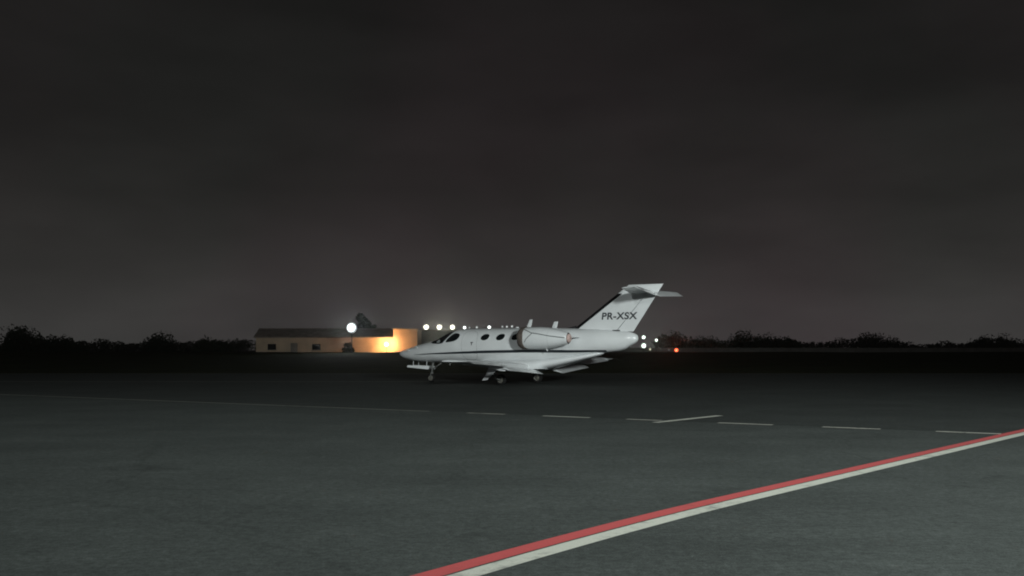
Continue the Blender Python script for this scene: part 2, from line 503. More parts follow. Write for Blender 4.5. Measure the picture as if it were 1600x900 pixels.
def patch(outline, off, side, rings=6, inner=0.0, raw=False):
    """star-shaped patch on the hull from an (x, z) outline"""
    pts = outline if raw else [(x, phi_of(x, z)) for x, z in outline]
    cx = sum(p[0] for p in pts) / len(pts); cp = sum(p[1] for p in pts) / len(pts)
    V = []; F = []; k = len(pts)
    lv = [inner + (1 - inner) * (r / rings) for r in range(rings, -1, -1)]
    for s in lv[:-1] if inner == 0 else lv:
        for x, ph in pts:
            V.append(fus(cx + (x - cx) * s, cp + (ph - cp) * s, off))
    nr = len(V) // k
    for i in range(nr - 1):
        for j in range(k):
            F.append((i * k + j, i * k + (j + 1) % k, (i + 1) * k + (j + 1) % k, (i + 1) * k + j))
    if inner == 0:
        V.append(fus(cx, cp, off)); c = len(V) - 1
        for j in range(k): F.append(((nr - 1) * k + j, (nr - 1) * k + (j + 1) % k, c))
    if side: V = mir(V)
    return V, F
def ring_patch(outline, scale, off, side, raw=False):
    pts = outline if raw else [(x, phi_of(x, z)) for x, z in outline]
    cx = sum(p[0] for p in pts) / len(pts); cp = sum(p[1] for p in pts) / len(pts); k = len(pts)
    V = []
    for s, o in ((scale, 0.0), (scale * .97, off), (0.97, off), (0.93, 0.0)):
        for x, ph in pts: V.append(fus(cx + (x - cx) * s, cp + (ph - cp) * s, o))
    F = [(i * k + j, i * k + (j + 1) % k, (i + 1) * k + (j + 1) % k, (i + 1) * k + j) for i in range(3) for j in range(k)]
    if side: V = mir(V)
    return V, F
def smooth_poly(P, n=3):
    for _ in range(n):
        Q = []
        for i in range(len(P)):
            a, b = P[i], P[(i + 1) % len(P)]
            Q += [(a[0] * .75 + b[0] * .25, a[1] * .75 + b[1] * .25), (a[0] * .25 + b[0] * .75, a[1] * .25 + b[1] * .75)]
        P = Q
    return P
def oval(cx, cz, a, b, lean=0.0, n=28):
    return [(cx + a * math.copysign(abs(math.cos(t)) ** .9, math.cos(t)) + lean * math.sin(t) * b, cz + b * math.copysign(abs(math.sin(t)) ** .9, math.sin(t))) for t in (2 * math.pi * q / n for q in range(n))]

SIDE_WIN = smooth_poly([(2.66, 1.725), (2.98, 1.745), (3.24, 1.80), (3.39, 1.92), (3.40, 2.06), (3.22, 2.115), (3.03, 2.10)], 2)
def xz(x, z): return (x, phi_of(x, z))
SHIELD = smooth_poly([(1.93, R(87.5)), (1.93, R(80)), (1.83, R(62)), xz(1.80, 1.72), xz(2.0, 1.675), xz(2.33, 1.66), xz(2.56, 1.69), xz(2.60, 1.745), xz(2.80, 1.96), xz(2.94, 2.13), (2.95, R(70)), (2.93, R(87.5)), (2.5, R(87.5))], 2)
for side in (0, 1):
    for nm, outl in (('windshield', SHIELD), ('side_window', SIDE_WIN)):
        V, F = patch(outl, 0.006, side, 9, 0.0, nm == 'windshield')
        w = mesh(nm, V, F, jet, M['glass'])
        if nm == 'windshield' and side == 0:
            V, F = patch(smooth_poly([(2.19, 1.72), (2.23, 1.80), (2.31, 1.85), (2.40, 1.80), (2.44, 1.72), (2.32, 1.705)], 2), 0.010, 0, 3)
            s_ = mesh('windshield_reflection', V, F, w, M['reflection'])  # pale patch over the glass, a reflection painted as colour
            s_['label'] = 'pale reflection painted low on the dark windshield'
        V, F = ring_patch(outl, 1.03, 0.010, side, nm == 'windshield')
        mesh('window_frame', V, F, w, M['seam'])
    for cx in (4.66, 5.39, 6.11, 6.83):
        outl = oval(cx, 1.935, 0.20, 0.138, 0.35)
        V, F = patch(outl, 0.004, side, 3)
        w = mesh('cabin_window', V, F, jet, M['glass'])
        V, F = ring_patch(outl, 1.13, 0.008, side)
        mesh('window_frame', V, F, w, M['white'])

# entry door seam, handle and small hull details (port side)
mb = MB()
door = smooth_poly([(3.56, 0.98), (4.30, 0.98), (4.30, 1.6), (4.30, 2.2), (3.56, 2.2), (3.56, 1.6)], 3)
V, F = [], []
pts = [(x, phi_of(x, z)) for x, z in door]; k = len(pts); cx = 3.93; cp = sum(p[1] for p in pts) / k
for s in (1.0, 0.985):
    V += [fus(cx + (x - cx) * s, cp + (ph - cp) * s, 0.004) for x, ph in pts]
F = [(j, (j + 1) % k, k + (j + 1) % k, k + j) for j in range(k)]
mesh('door_seam', V, F, jet, M['seam'])
V, F = patch([(4.00, 1.735), (4.12, 1.735), (4.12, 1.70), (4.075, 1.70), (4.07, 1.60), (4.035, 1.60), (4.035, 1.70), (4.00, 1.70)], 0.008, 0, 2)
mesh('door_handle', V, F, jet, M['seam'])
for x, z in ((0.62, 1.37), (1.10, 1.50)):          # pitot probes on the nose
    mb = MB()
    q = Vector(fus(x, phi_of(x, z), 0.0)); n = Vector(fus(x, phi_of(x, z), 0.1)) - q; n.normalize()
    mb.tube([q, q + n * 0.06, q + n * 0.085 + Vector((-0.12, 0, 0))], [0.03, 0.024, 0.012], 8)
    mb.build('pitot_probe', jet, [M['white']])
def blade(name, x, z0, z1, c0, c1, sweep, th=0.03, p=0.0):
    mb = MB(); rings = []
    for t in (0, .5, .9, 1):
        z = z0 + (z1 - z0) * t; c = c0 + (c1 - c0) * t; xx = x + sweep * t
        thk = th * (1 if t < 1 else .35)
        rings.append([Lc(xx + c * (1 - math.cos(a)) / 2, p + thk / 2 * math.sin(a), z) for a in (2 * math.pi * q / 14 for q in range(14))])
    mb.loft(rings); return mb.build(name, jet, [M['white']])
blade('antenna', 6.20, 2.28, 2.66, 0.24, 0.13, 0.19, 0.03)
blade('antenna', 7.38, 2.26, 2.56, 0.24, 0.19, 0.12, 0.035)
blade('antenna', 5.72, 2.29, 2.37, 0.16, 0.12, 0.03)
blade('antenna', 3.15, 0.86, 0.75, 0.16, 0.10, 0.05).data.materials[0] = M['metal']
blade('antenna', 2.45, 0.88, 0.74, 0.10, 0.06, 0.03).data.materials[0] = M['metal']

# -- lifting surfaces
def foil(x, t, camber=0.0):
    yt = 5 * t * (0.2969 * math.sqrt(max(x, 0)) - 0.126 * x - 0.3516 * x**2 + 0.2843 * x**3 - 0.1036 * x**4)
    yc = camber * 4 * x * (1 - x)
    return yc + yt, yc - yt
def foil_ring(c0, c1, t, camber=0.0, n=11):
    xs = [c0 + (c1 - c0) * (1 - math.cos(math.pi * i / n)) / 2 for i in range(n + 1)]
    up = [(x, foil(x, t, camber)[0]) for x in xs[::-1]]
    lo = [(x, foil(x, t, camber)[1]) for x in xs]
    if c0 == 0: lo = lo[1:]
    return up + lo
# wing planform: span station p -> leading edge, chord, z
def wing_at(p):
    t = (p - 0.6) / (6.5 - 0.6)
    return 4.98 + 1.22 * t, 2.42 - 1.24 * t, 0.715 + 0.255 * t, 0.135 - 0.035 * t
def wing_ring(p, c0, c1):
    le, ch, z, th = wing_at(p)
    tw = R(2.8 - 1.3 * (p - .6) / 5.9)
    return [Lc(le + ch * (x * math.cos(tw) + y * math.sin(tw)), p, z + ch * (y * math.cos(tw) - x * math.sin(tw)) + 0.04) for x, y in foil_ring(c0, c1, th, 0.018)]
FL0, FL1, AI0, AI1 = 0.92, 3.62, 3.70, 6.1
for side in (0, 1):
    sg = (lambda V: mir(V)) if side else (lambda V: V)
    mb = MB()
    mb.loft([sg(wing_ring(p, 0, 1.0)) for p in (0.3, 0.6, 0.88)])
    mb.loft([sg(wing_ring(p, 0, 0.74)) for p in (0.88, 1.6, 2.6, 3.66)])
    mb.loft([sg(wing_ring(p, 0, 0.755)) for p in (3.66, 4.4, 5.2, 6.13)])
    tip = [sg(wing_ring(p, 0, 1.0)) for p in (6.13, 6.3, 6.46)]
    r = wing_ring(6.52, 0.04, 1.0)
    cz = sum(v[2] for v in r) / len(r)
    tip.append(sg([(v[0] * .97 + (r[len(r) // 2][0]) * .03 + .05, v[1], cz + (v[2] - cz) * .45) for v in wing_ring(6.545, 0, 1.0)]))
    mb.loft(tip)
    wing = auto_sharp(mb.build('wing', jet, [M['white']]))
    # flap, lowered
    mb = MB(); rings = []
    for p in np.linspace(FL0, FL1, 6):
        le, ch, z, th = wing_at(p)
        fc = 0.27 * ch; d = R(17)
        ox, oz = le + 0.775 * ch, z + .01 - 0.048 * ch
        rings.append([Lc(ox + fc * (x * math.cos(d) + y * math.sin(d)), p, oz + fc * (y * math.cos(d) - x * math.sin(d))) for x, y in foil_ring(0, 1, 0.15, 0.02, 8)])
    mb.loft([sg(r) for r in rings]); auto_sharp(mb.build('flap', wing, [M['white']]))
    # aileron, slightly drooped
    mb = MB(); rings = []
    for p in np.linspace(AI0, AI1, 5):
        le, ch, z, th = wing_at(p)
        d = R(9); rr = foil_ring(0.765, 1.0, th, 0.018, 6)
        rings.append([Lc(le + ch * 0.765 + ch * ((x - .765) * math.cos(d) + y * math.sin(d)), p, z + 0.04 - .765 * ch * math.sin(R(2.0)) + ch * (y * math.cos(d) - (x - .765) * math.sin(d))) for x, y in rr])
    mb.loft([sg(r) for r in rings]); auto_sharp(mb.build('aileron', wing, [M['white']]))
    # flap track fairings
    for p in (1.5, 2.55, 3.5):
        le, ch, z, th = wing_at(p); mb = MB(); rings = []
        for x, w, h_, dz in ((0.45, .01, .02, -.05), (0.55, .035, .05, -.09), (0.66, .04, .075, -.13), (0.76, .04, .07, -.17), (0.84, .025, .04, -.20), (0.88, .008, .01, -.22)):
            rings.append(sg([Lc(le + ch * x, p + w * math.cos(a), z + dz + h_ * math.sin(a)) for a in (2 * math.pi * q / 12 for q in range(12))]))
        mb.loft(rings); mb.build('flap_track_fairing', wing, [M['white']])
    # landing light strip in the leading edge
    mb = MB()
    le, ch, z, th = wing_at(5.0)
    mb.box((Lc(le + .03, 0, 0)[0], (-5.0 if not side else 5.0), z + .035), (.05, .28, .06), None)
    mb.build('landing_light', wing, [M['glass']], False)

# -- tail fin
def fin_at(z):
    t = (z - 2.15) / (3.95 - 2.15)
    le = 8.26 + (10.74 - 8.26) * t
    te = 10.96 + (12.17 - 10.96) * t
    return le, te
def fin_half(x, z):
    le, te = fin_at(z)
    u = min(max((x - le) / (te - le), 0), 1)
    return (te - le) * foil(u, 0.085)[0] if u < 1 else 0.0
def fin_ring(z, u0, u1, n=11, shrink=1.0):
    le, te = fin_at(z); ch = te - le
    return [Lc(le + ch * x, ch * y * shrink, z) for x, y in foil_ring(u0, u1, 0.085, 0, n)]
HG = 0.735
def hinge(z): return HG
mb = MB()
# boot is the first 6 % of the chord, cut out of the fin
zs = list(np.linspace(2.02, 3.62, 9))
def boot_u(z): le, te = fin_at(z); return 0.225 / (te - le)
mb.loft([fin_ring(z, boot_u(z), HG) for z in zs])
zs2 = [3.62, 3.75, 3.87, 3.93, 3.955]
mb.loft([fin_ring(z, 0.0, 1.0, 11, s) for z, s in zip(zs2, (1, 1, .95, .75, .3))])
fin = auto_sharp(mb.build('tail_fin', jet, [M['white']]))
mb = MB()
mb.loft([fin_ring(z, 0.0, boot_u(z) - .002, 6) for z in np.linspace(2.16, 3.62, 8)])
# dorsal run of the boot down to the crown
mb.loft([[Lc(x, w, z) for w, z in ((.03, z0), (.012, z1), (-.012, z1), (-.03, z0))] for x, z0, z1 in ((8.02, 2.26, 2.285), (8.2, 2.25, 2.31), (8.5, 2.2, 2.38))])
b_ = mb.build('leading_edge_boot', fin, [M['boot']])
b_['label'] = 'black leading edge strip of the tail fin'
mb = MB()
mb.loft([fin_ring(z, HG + 0.012, 1.0, 6) for z in np.linspace(2.13, 3.60, 7)])
auto_sharp(mb.build('rudder', fin, [M['white']]))
mb = MB()
mb.box(Lc(10.27, 0.12, 2.17), (.30, .05, .045)); 
mb.build('hinge_fairing', fin, [M['seam']], False)

# registration on both sides of the fin
fc = bpy.data.curves.new('registration', 'FONT')
fc.body = 'PR-XSX'; fc.size = 1.0; fc.offset = 0.030; fc.space_character = 1.08
tmp = bpy.data.objects.new('tmp_text', fc); COL.objects.link(tmp)
bpy.context.view_layer.update()
tme = bpy.data.meshes.new_from_object(tmp.evaluated_get(bpy.context.evaluated_depsgraph_get()))
bpy.data.objects.remove(tmp)
tv = np.array([v.co[:] for v in tme.vertices]); tf = [tuple(p.vertices) for p in tme.polygons]
tv[:, 0] = (tv[:, 0] - tv[:, 0].min()) / (tv[:, 0].max() - tv[:, 0].min())
tv[:, 1] = (tv[:, 1] - tv[:, 1].min()) / (tv[:, 1].max() - tv[:, 1].min())
TX0, TX1, TZ0, TZ1 = 9.66, 11.12, 2.60, 2.885
for side in (0, 1):
    V = []
    for a, b, _ in tv:
        a2 = a if side == 0 else 1 - a
        z = TZ0 + (TZ1 - TZ0) * b
        x = TX0 + (TX1 - TX0) * a2 + 0.03 * (b - .5)
        h_ = fin_half(x, z) + 0.008
        V.append(Lc(x, h_ if side == 0 else -h_, z))
    o = mesh('registration', V, tf, fin, M['ink'], False)
    o['label'] = 'dark registration letters PR-XSX'

# -- horizontal tail
def stab_at(p):
    t = p / 2.38
    return 10.84 + 0.56 * t, 1.20 - 0.40 * t, 3.675 + 0.045 * t
for side in (0, 1):
    sg = (lambda V: mir(V)) if side else (lambda V: V)
    mb = MB(); rr = []
    for p, k in ((0.0, 1), (0.6, 1), (1.3, 1), (2.0, 1), (2.3, 1), (2.36, .7), (2.385, .3)):
        le, ch, z = stab_at(p)
        rr.append(sg([Lc(le + ch * x, p, z + ch * y * k + ch * (x - .64) * .085) for x, y in foil_ring(0, 0.64 if p < 2.3 else .64, 0.10)]))
    mb.loft(rr)
    st = auto_sharp(mb.build('horizontal_stabilizer', jet, [M['white']]))
    mb = MB(); rr = []
    d = R(30)
    for p, k in ((0.10, 1), (0.8, 1), (1.6, 1), (2.3, 1), (2.37, .4)):
        le, ch, z = stab_at(p)
        rr.append(sg([Lc(le + .655 * ch + ch * ((x - .655) * math.cos(d) + y * math.sin(d)), p, z + ch * k * (y * math.cos(d)) - ch * (x - .655) * math.sin(d)) for x, y in foil_ring(0.655, 1.0, 0.11, 0, 6)]))
    mb.loft(rr); auto_sharp(mb.build('elevator', st, [M['white']]))
# -- engines
NAC = [(6.70, .365), (6.72, .395), (6.80, .418), (7.0, .432), (7.4, .436), (7.8, .415), (8.2, .35), (8.5, .275), (8.66, .235), (8.70, .215)]
NZ, NP = 1.885, 1.17
def nac_r(x): return np.interp(x, [a for a, _ in NAC], [b for _, b in NAC])
def nac_pt(x, a, off=0.0, side=0):
    r = nac_r(x) + off
    p = NP + r * math.cos(a) - 0.0 * (x - 6.7)
    v = Lc(x, p, NZ - 0.02 * max(0, x - 7.6) + r * math.sin(a))
    return (v[0], -v[1], v[2]) if side else v
for side in (0, 1):
    mb = MB()
    K_ = 32
    mb.loft([[nac_pt(x, 2 * math.pi * q / K_, 0, side) for q in range(K_)] for x in np.unique(np.concatenate([np.linspace(6.72, 8.66, 26), [6.70, 6.71, 8.69, 8.70]]))], cap=False)
    # inner inlet and exhaust walls
    mb.loft([[nac_pt(x, 2 * math.pi * q / K_, o, side) for q in range(K_)] for x, o in ((6.70, 0), (6.76, -.07), (7.1, -.13))], cap=True, mi=1)
    mb.loft([[nac_pt(x, 2 * math.pi * q / K_, o, side) for q in range(K_)] for x, o in ((8.70, 0), (8.68, -.02), (8.3, -.12))], cap=True, mi=1)
    nac = auto_sharp(mb.build('engine_nacelle', jet, [M['white'], M['inlet']]), 50)
    mb = MB(); rings = []
    for p in (0.52, 0.66, 0.80, 0.95):
        rings.append([((lambda v: (v[0], -v[1], v[2]) if side else v)(Lc(6.95 + 1.95 * x, p, 1.90 + 1.95 * y))) for x, y in foil_ring(0, 1, 0.10)])
    mb.loft(rings); mb.build('pylon', nac, [M['white']])
    mb = MB()
    pm = nac_pt(7.72, -math.pi / 2, -0.01, side)
    mb.tube([pm, (pm[0] + .03, pm[1], pm[2] - .05), (pm[0] + .07, pm[1], pm[2] - .11)], [.03, .026, .022], 8)
    mb.build('drain_mast', nac, [M['white']])
    # cowl joint line
    V = []; F = []
    for x in (7.94, 7.952):
        V += [nac_pt(x, 2 * math.pi * q / K_, .004, side) for q in range(K_)]
    F = [(q, (q + 1) % K_, K_ + (q + 1) % K_, K_ + q) for q in range(K_)]
    mesh('cowl_seam', V, F, nac, M['grey'])

# -- undercarriage
def wheel(name, c, r, w, parent):
    """tyre and hub, axle along local y"""
    mb = MB(); K_ = 28
    prof = [(-.5, .62), (-.5, .80), (-.44, .93), (-.25, 1.0), (.25, 1.0), (.44, .93), (.5, .80), (.5, .62)]
    mb.loft([[(c[0] + r * q * math.cos(a), c[1] + w * s, c[2] + r * q * math.sin(a)) for a in (2 * math.pi * j / K_ for j in range(K_))] for s, q in prof], cap=False)
    for sgn in (-1, 1):
        mb.loft([[(c[0] + r * q * math.cos(a), c[1] + sgn * w * s, c[2] + r * q * math.sin(a)) for a in (2 * math.pi * j / K_ for j in range(K_))] for s, q in ((.5, .63), (.42, .58), (.36, .34), (.47, .28), (.5, .12), (.5, .01))], cap=False, mi=1)
    return mb.build(name, parent, [M['rubber'], M['hub']])
for side in (0, 1):
    s_ = -1 if side == 0 else 1          # local y sign of this side
    P = 1.75
    mb = MB()
    def g(x, p, z): return (x - X0, s_ * p, z)
    mb.tube([g(5.72, P, .78), g(5.68, P, .55), g(5.62, P, .36)], [.055, .05, .05], 10)
    mb.tube([g(5.62, P, .36), g(5.76, P, .27), g(5.94, P, .215)], [.05, .045, .04], 10)
    mb.tube([g(5.90, P, .215), g(5.95, P - .12, .215)], [.03, .03], 8)
    mb.tube([g(5.72, P, .72), g(5.84, P, .27)], [.032, .026], 8)
    mb.tube([g(5.68, P, .55), g(5.70, P - .7, .74)], [.025, .025], 8)
    leg = mb.build('landing_gear', jet, [M['metal']])
    wheel('wheel', g(5.94, P - .14, .215), .215, .155, leg)
    mb = MB()
    # leg door, bent panel outboard of the strut
    for (xa, za), (xb, zb), (xc, zc), (xd, zd), oa, ob in [((5.48, .70), (5.90, .68), (5.78, .44), (5.46, .42), .07, .24), ((5.46, .42), (5.78, .44), (5.62, .22), (5.40, .19), .24, .44)]:
        V = [g(xa, P + oa, za), g(xb, P + oa, zb), g(xc, P + ob, zc), g(xd, P + ob, zd)]
        V += [(v[0], v[1] + s_ * .025, v[2]) for v in V]
        mb.add(V, [(0, 1, 2, 3), (4, 5, 6, 7), (0, 1, 5, 4), (1, 2, 6, 5), (2, 3, 7, 6), (3, 0, 4, 7)])
    mb.build('gear_door', leg, [M['white']], False)
mb = MB()
mb.tube([(1.66 - X0, 0, .92), (1.60 - X0, 0, .60), (1.585 - X0, 0, .42)], [.05, .05, .04], 10)
mb.tube([(1.585 - X0, 0, .44), (1.575 - X0, 0, .37)], [.075, .075], 10)
for s_ in (-1, 1):
    mb.tube([(1.575 - X0, s_ * .055, .39), (1.56 - X0, s_ * .085, .30), (1.555 - X0, s_ * .085, .185)], [.02, .018, .018], 8)
mb.tube([(1.60 - X0, 0, .55), (2.1 - X0, 0, .86)], [.022, .022], 8)
mb.tube([(1.555 - X0, -.09, .185), (1.555 - X0, .09, .185)], [.02, .02], 8)
ng = mb.build('landing_gear', jet, [M['metal']])
wheel('wheel', (1.555 - X0, 0, .185), .185, .11, ng)
for s_ in (-1, 1):
    mb = MB()
    x0, x1 = 0.46, 1.58
    V = []
    for x, zt, zb in ((x0, .735, .665), (x0 + .05, .735, .645), (x1 - .08, .705, .565), (x1, .70, .57)):
        for z, o in ((zt + .12 if False else zt, 0.205), (zb, 0.26)):
            V += [(x - X0, s_ * o, z), (x - X0, s_ * (o + .02), z)]
    F = []
    for i in range(3):
        a = 4 * i
        F += [(a, a + 2, a + 6, a + 4), (a + 1, a + 3, a + 7, a + 5), (a, a + 1, a + 5, a + 4), (a + 2, a + 3, a + 7, a + 6)]
    F += [(0, 1, 3, 2), (12, 13, 15, 14)]
    mb.add(V, F)
    for x in (.75, 1.45):
        mb.tube([(x - X0, s_ * .20, .93), (x - X0, s_ * .213, .72)], [.012, .012], 6)
    mb.build('gear_door', ng, [M['white']], False)

# -- engine cover: canvas over the inlet, straps to a plug in the exhaust
ec = empty('engine_cover', jet.matrix_basis @ Vector(Lc(6.7, NP, NZ)), -TH)
tag(ec, 'brown canvas inlet cover strapped over the near engine, with a reddish exhaust plug', 'engine cover')
off0 = Vector(Lc(6.7, NP, NZ))
def rel(v): return tuple(Vector(v) - off0)
mb = MB(); K_ = 36
rings = []
for i, (x, r) in enumerate(((6.52, .03), (6.53, .15), (6.55, .28), (6.585, .365), (6.64, .415), (6.70, .436), (6.78, .447), (6.86, .452), (6.872, .440))):
    rings.append([rel(Lc(x + .015 * math.sin(5 * a + i), NP + (r + .010 * math.sin(9 * a + 2 * i)) * math.cos(a), NZ + (r + .010 * math.sin(9 * a + 2 * i)) * math.sin(a))) for a in (2 * math.pi * q / K_ for q in range(K_))])
mb.loft(rings); mb.build('inlet_cover', ec, [M['cover']])
def strap(path, w=0.035):
    V = []; F = []
    P = [(x, a) for x, a in path]
    N = 24
    xs_ = np.interp(np.linspace(0, 1, N), np.linspace(0, 1, len(P)), [p[0] for p in P]); as_ = np.interp(np.linspace(0, 1, N), np.linspace(0, 1, len(P)), [p[1] for p in P])
    for i in range(N):
        for o, da in ((.003, -1), (.012, -1), (.012, 1), (.003, 1)):
            V.append(rel(nac_pt(xs_[i], as_[i] + da * w / 2 / nac_r(xs_[i]), o)))
    for i in range(N - 1):
        for j in range(3): F.append((4 * i + j, 4 * i + j + 1, 4 * i + j + 5, 4 * i + j + 4))
    mesh('strap', V, F, ec, M['strap'])
strap([(6.87, R(52)), (7.25, R(26)), (8.0, R(12)), (8.64, R(4))])
strap([(6.95, R(-24)), (7.05, R(-6)), (7.30, R(24))])
mb = MB()
rings = [[rel(Lc(x, NP + r * math.cos(a), NZ - .02 + r * math.sin(a))) for a in (2 * math.pi * q / 24 for q in range(24))] for x, r in ((8.62, .165), (8.71, .175), (8.755, .16), (8.78, .12), (8.79, .04))]
mb.loft(rings); mb.build('exhaust_plug', ec, [M['redcover']])

# ================================================================== background things
def mast(name, x, y, z, size, col, strength, label, cat='lamp post', group=None, power=0, heads=1, pole=True, shape='flood', halo=None):
    zb = ground_z(x, y) - 0.05
    t = empty(name, (x, y, zb))
    H = z - zb
    tag(t, label, cat, group)
    mp_ = M['pole']
    if pole:
        mb = MB(); mb.tube([(0, .12, 0), (0, .12, H - .05)], [.09, .05], 10); mb.box((0, .12, .1), (.4, .4, .2))
        mb.tube([(0, .12, H - .05), (0, .02, H)], [.04, .04], 8)
        mb.build('pole', t, [mp_])
    # rounded lamp head facing the apron
    mb = MB(); K_ = 20; s = size * .60
    mb.loft([[(s * r * math.cos(a), yy * s, H + s * r * math.sin(a)) for a in (2 * math.pi * q / K_ for q in range(K_))] for yy, r in ((.35, .15), (.3, .4), (.1, .85), (-.03, 1.005), (-.05, 1.0))])
    hd = mb.build('lamp_head', t, [mp_])
    mb = MB()
    mb.loft([[(s * r * math.cos(a), yy * s, H + s * r * math.sin(a)) for a in (2 * math.pi * q / K_ for q in range(K_))] for yy, r in ((-.05, .99), (-.2, .95), (-.36, .8), (-.46, .55), (-.5, .2))])
    mb.build('lens', hd, [lens_mat(name + '_glow', col, strength)])
    if power:
        ld = bpy.data.lights.new(name + '_light', 'SPOT'); ld.energy = power; ld.color = col; ld.shadow_soft_size = s * .9; ld.spot_size = R(150); ld.spot_blend = .4
        lo = bpy.data.objects.new(name + '_light', ld); COL.objects.link(lo); lo.parent = t; lo.location = (0, -s * 1.6, H); lo.rotation_euler = (R(-86), 0, 0)
    return t
M['pole'] = node_mat('galvanised_pole', (0.09, 0.09, 0.09), 0.6, 0.4, var=0.2)
F_ = 1509.4
def at(u, v, d):
    return (u - 800) / F_ * d, d, CAM_H - (v - 547) / F_ * d

WHITE = (0.93, 1.0, 0.97); WARMW = (1.0, 0.96, 0.80); GREENW = (0.86, 1.0, 0.88)
mast('floodlight', *at(549.5, 512, 122), 1.15, (0.92, 1.0, 1.0), 14, 'brightest white floodlight, at the left beside the dark tree', power=1000)
for i, (u, w) in enumerate(((666, 'leftmost'), (686.5, 'middle'), (707, 'rightmost'))):
    mast('floodlight', *at(u, 511.3, 172), 0.95, WARMW, 10, w + ' of the three round warm white lamps above the jet nose and windshield', group='row of three warm lamps', power=800)
for u, v, d, sz, st, lab in ((726, 512, 330, 1.05, 3.2, 'small white street lamp just right of the three warm lamps'),
                             (733.5, 512, 420, .9, .35, 'very dim small street lamp next to the small white one over the cabin'),
                             (745, 511.5, 420, 1.1, .55, 'dim street lamp midway between two brighter small lamps over the cabin'),
                             (764.5, 511.5, 330, 1.1, 3.6, 'small bright white street lamp above the first cabin window'),
                             (785, 510.5, 520, 1.3, .35, 'dim street lamp at the left end of the faint row over the cabin'),
                             (792, 510.5, 520, 1.3, .55, 'brighter lamp in the middle of the faint row over the cabin'),
                             (800, 510.0, 520, 1.3, .6, 'dim lamp at the right end of the faint row over the cabin')):
    mast('street_lamp', *at(u, v, d), sz * 1.15, WHITE, st * 2.2, lab, group='distant street lamps over the cabin', power=260 if st > 1 else 0)
mast('floodlight', *at(1005.5, 527, 210), 0.85, GREENW, 7, 'upper of the two white lamps right behind the tail cone', group='lamps behind the tail', power=350)
mast('floodlight', *at(1005.5, 540.2, 190), 0.98, GREENW, 8, 'lower and larger of the two white lamps right behind the tail cone', group='lamps behind the tail', power=450)
mast('floodlight', *at(1025.3, 531.5, 200), 0.66, GREENW, 6, 'greenish white lamp on a pole, right of the stacked pair behind the tail', group='lamps behind the tail', power=220)
mast('street_lamp', *at(1036.5, 525.3, 420), 1.0, (1.0, .72, .5), .7, 'faint orange lamp highest at the right, above the dark trees')
mast('ground_light', *at(1015.5, 545.8, 150), 0.42, (1, .93, .65), 1.3, 'faint yellowish light low on the bank behind the tail', 'light')
mast('ground_light', *at(1045, 546.6, 150), 0.28, (.9, .93, 1), .7, 'very faint bluish light low on the bank beside the red light', 'light')
mast('warning_light', *at(1056.5, 547.2, 140), 0.62, (1.0, .13, .05), 7, 'glowing red warning light low on the right', 'light', power=260)

# -- buildings at the left, in orange lamp light
M['plaster'] = node_mat('cream_plaster', (0.56, 0.45, 0.33), 0.9, var=0.12, vscale=0.8, bump=0.3, bscale=8)
M['roofing'] = node_mat('dull_roof_sheet', (0.26, 0.22, 0.19), 0.8, var=0.25, vscale=1.2)
M['conc'] = node_mat('weathered_concrete', (0.22, 0.215, 0.20), 0.9, var=0.2, vscale=0.6)
GZ = 0.36
def wx(u, d): return (u - 800) / F_ * d
def wz(v, d): return CAM_H - (v - 547) / F_ * d

d0 = 152.0
xa, xb = wx(400, d0), wx(615, d0)
zt, zr = wz(528, d0), wz(513.5, d0 + 5)
sh_ = empty('shed', ((xa + xb) / 2, d0, GZ)); tag(sh_, 'long low shed with an orange-lit wall and dark roof, left of the jet', 'building')
hw = (xb - xa) / 2
mb = MB(); mb.box((0, 3, (zt - GZ) / 2 - .2), (2 * hw, 6, zt - GZ + .4)); mb.build('wall', sh_, [M['plaster']], False)
mb = MB(); mb.prism([(-.35, zt - GZ), (-.35, zt - GZ + .16), (3.0, zr - GZ), (6.35, zt - GZ + .16), (6.35, zt - GZ)], 'z', -hw - .3, hw + .0)
# turn the roof profile (depth, height) along x
mb.V = [(v[2], v[0], v[1]) for v in mb.V]
mb.build('roof', sh_, [M['roofing']], False)
mb = MB(); mb.box((-hw + 6, -.03, 1.1), (1.1, .06, 2.1)); dr = mb.build('door', sh_, [M['conc']], False)
for ux in (-hw + 2.5, -hw + 9.5):
    mb = MB(); mb.box((ux, -.025, 1.55), (1.3, .05, .9)); w_ = mb.build('window', sh_, [M['glass']], False)
    mb = MB(); mb.box((ux, -.05, 1.05), (1.5, .12, .08)); mb.build('sill', w_, [M['conc']], False)

xa2, xb2 = wx(614.5, d0 - .7), wx(652, d0 - .7)
zt2 = wz(514.5, d0 - .7)
bk = empty('service_building', ((xa2 + xb2) / 2, d0 - .7, GZ)); tag(bk, 'tall plain block in dim orange light behind the jet nose', 'building')
hw2 = (xb2 - xa2) / 2
mb = MB(); mb.box((0, 3.5, (zt2 - GZ) / 2 - .2), (2 * hw2, 7, zt2 - GZ + .4)); mb.build('wall', bk, [M['plaster']], False)
mb = MB(); mb.box((0, 3.5, zt2 - GZ + .06), (2 * hw2 + .24, 7.24, .12)); mb.build('parapet', bk, [M['conc']], False)

d3 = 166.0
xa3, xb3 = wx(652, d3), wx(760, d3); zt3 = wz(517, d3)
an = empty('annex_building', ((xa3 + xb3) / 2, d3, GZ)); tag(an, 'low grey building lit by the three warm lamps, behind the windshield', 'building')
hw3 = (xb3 - xa3) / 2
mb = MB(); mb.box((0, 3, (zt3 - GZ) / 2 - .2), (2 * hw3, 6, zt3 - GZ + .4)); mb.build('wall', an, [M['conc']], False)
mb = MB(); mb.box((0, 3, zt3 - GZ + .08), (2 * hw3 + .3, 6.3, .16)); mb.build('roof', an, [M['roofing']], False)

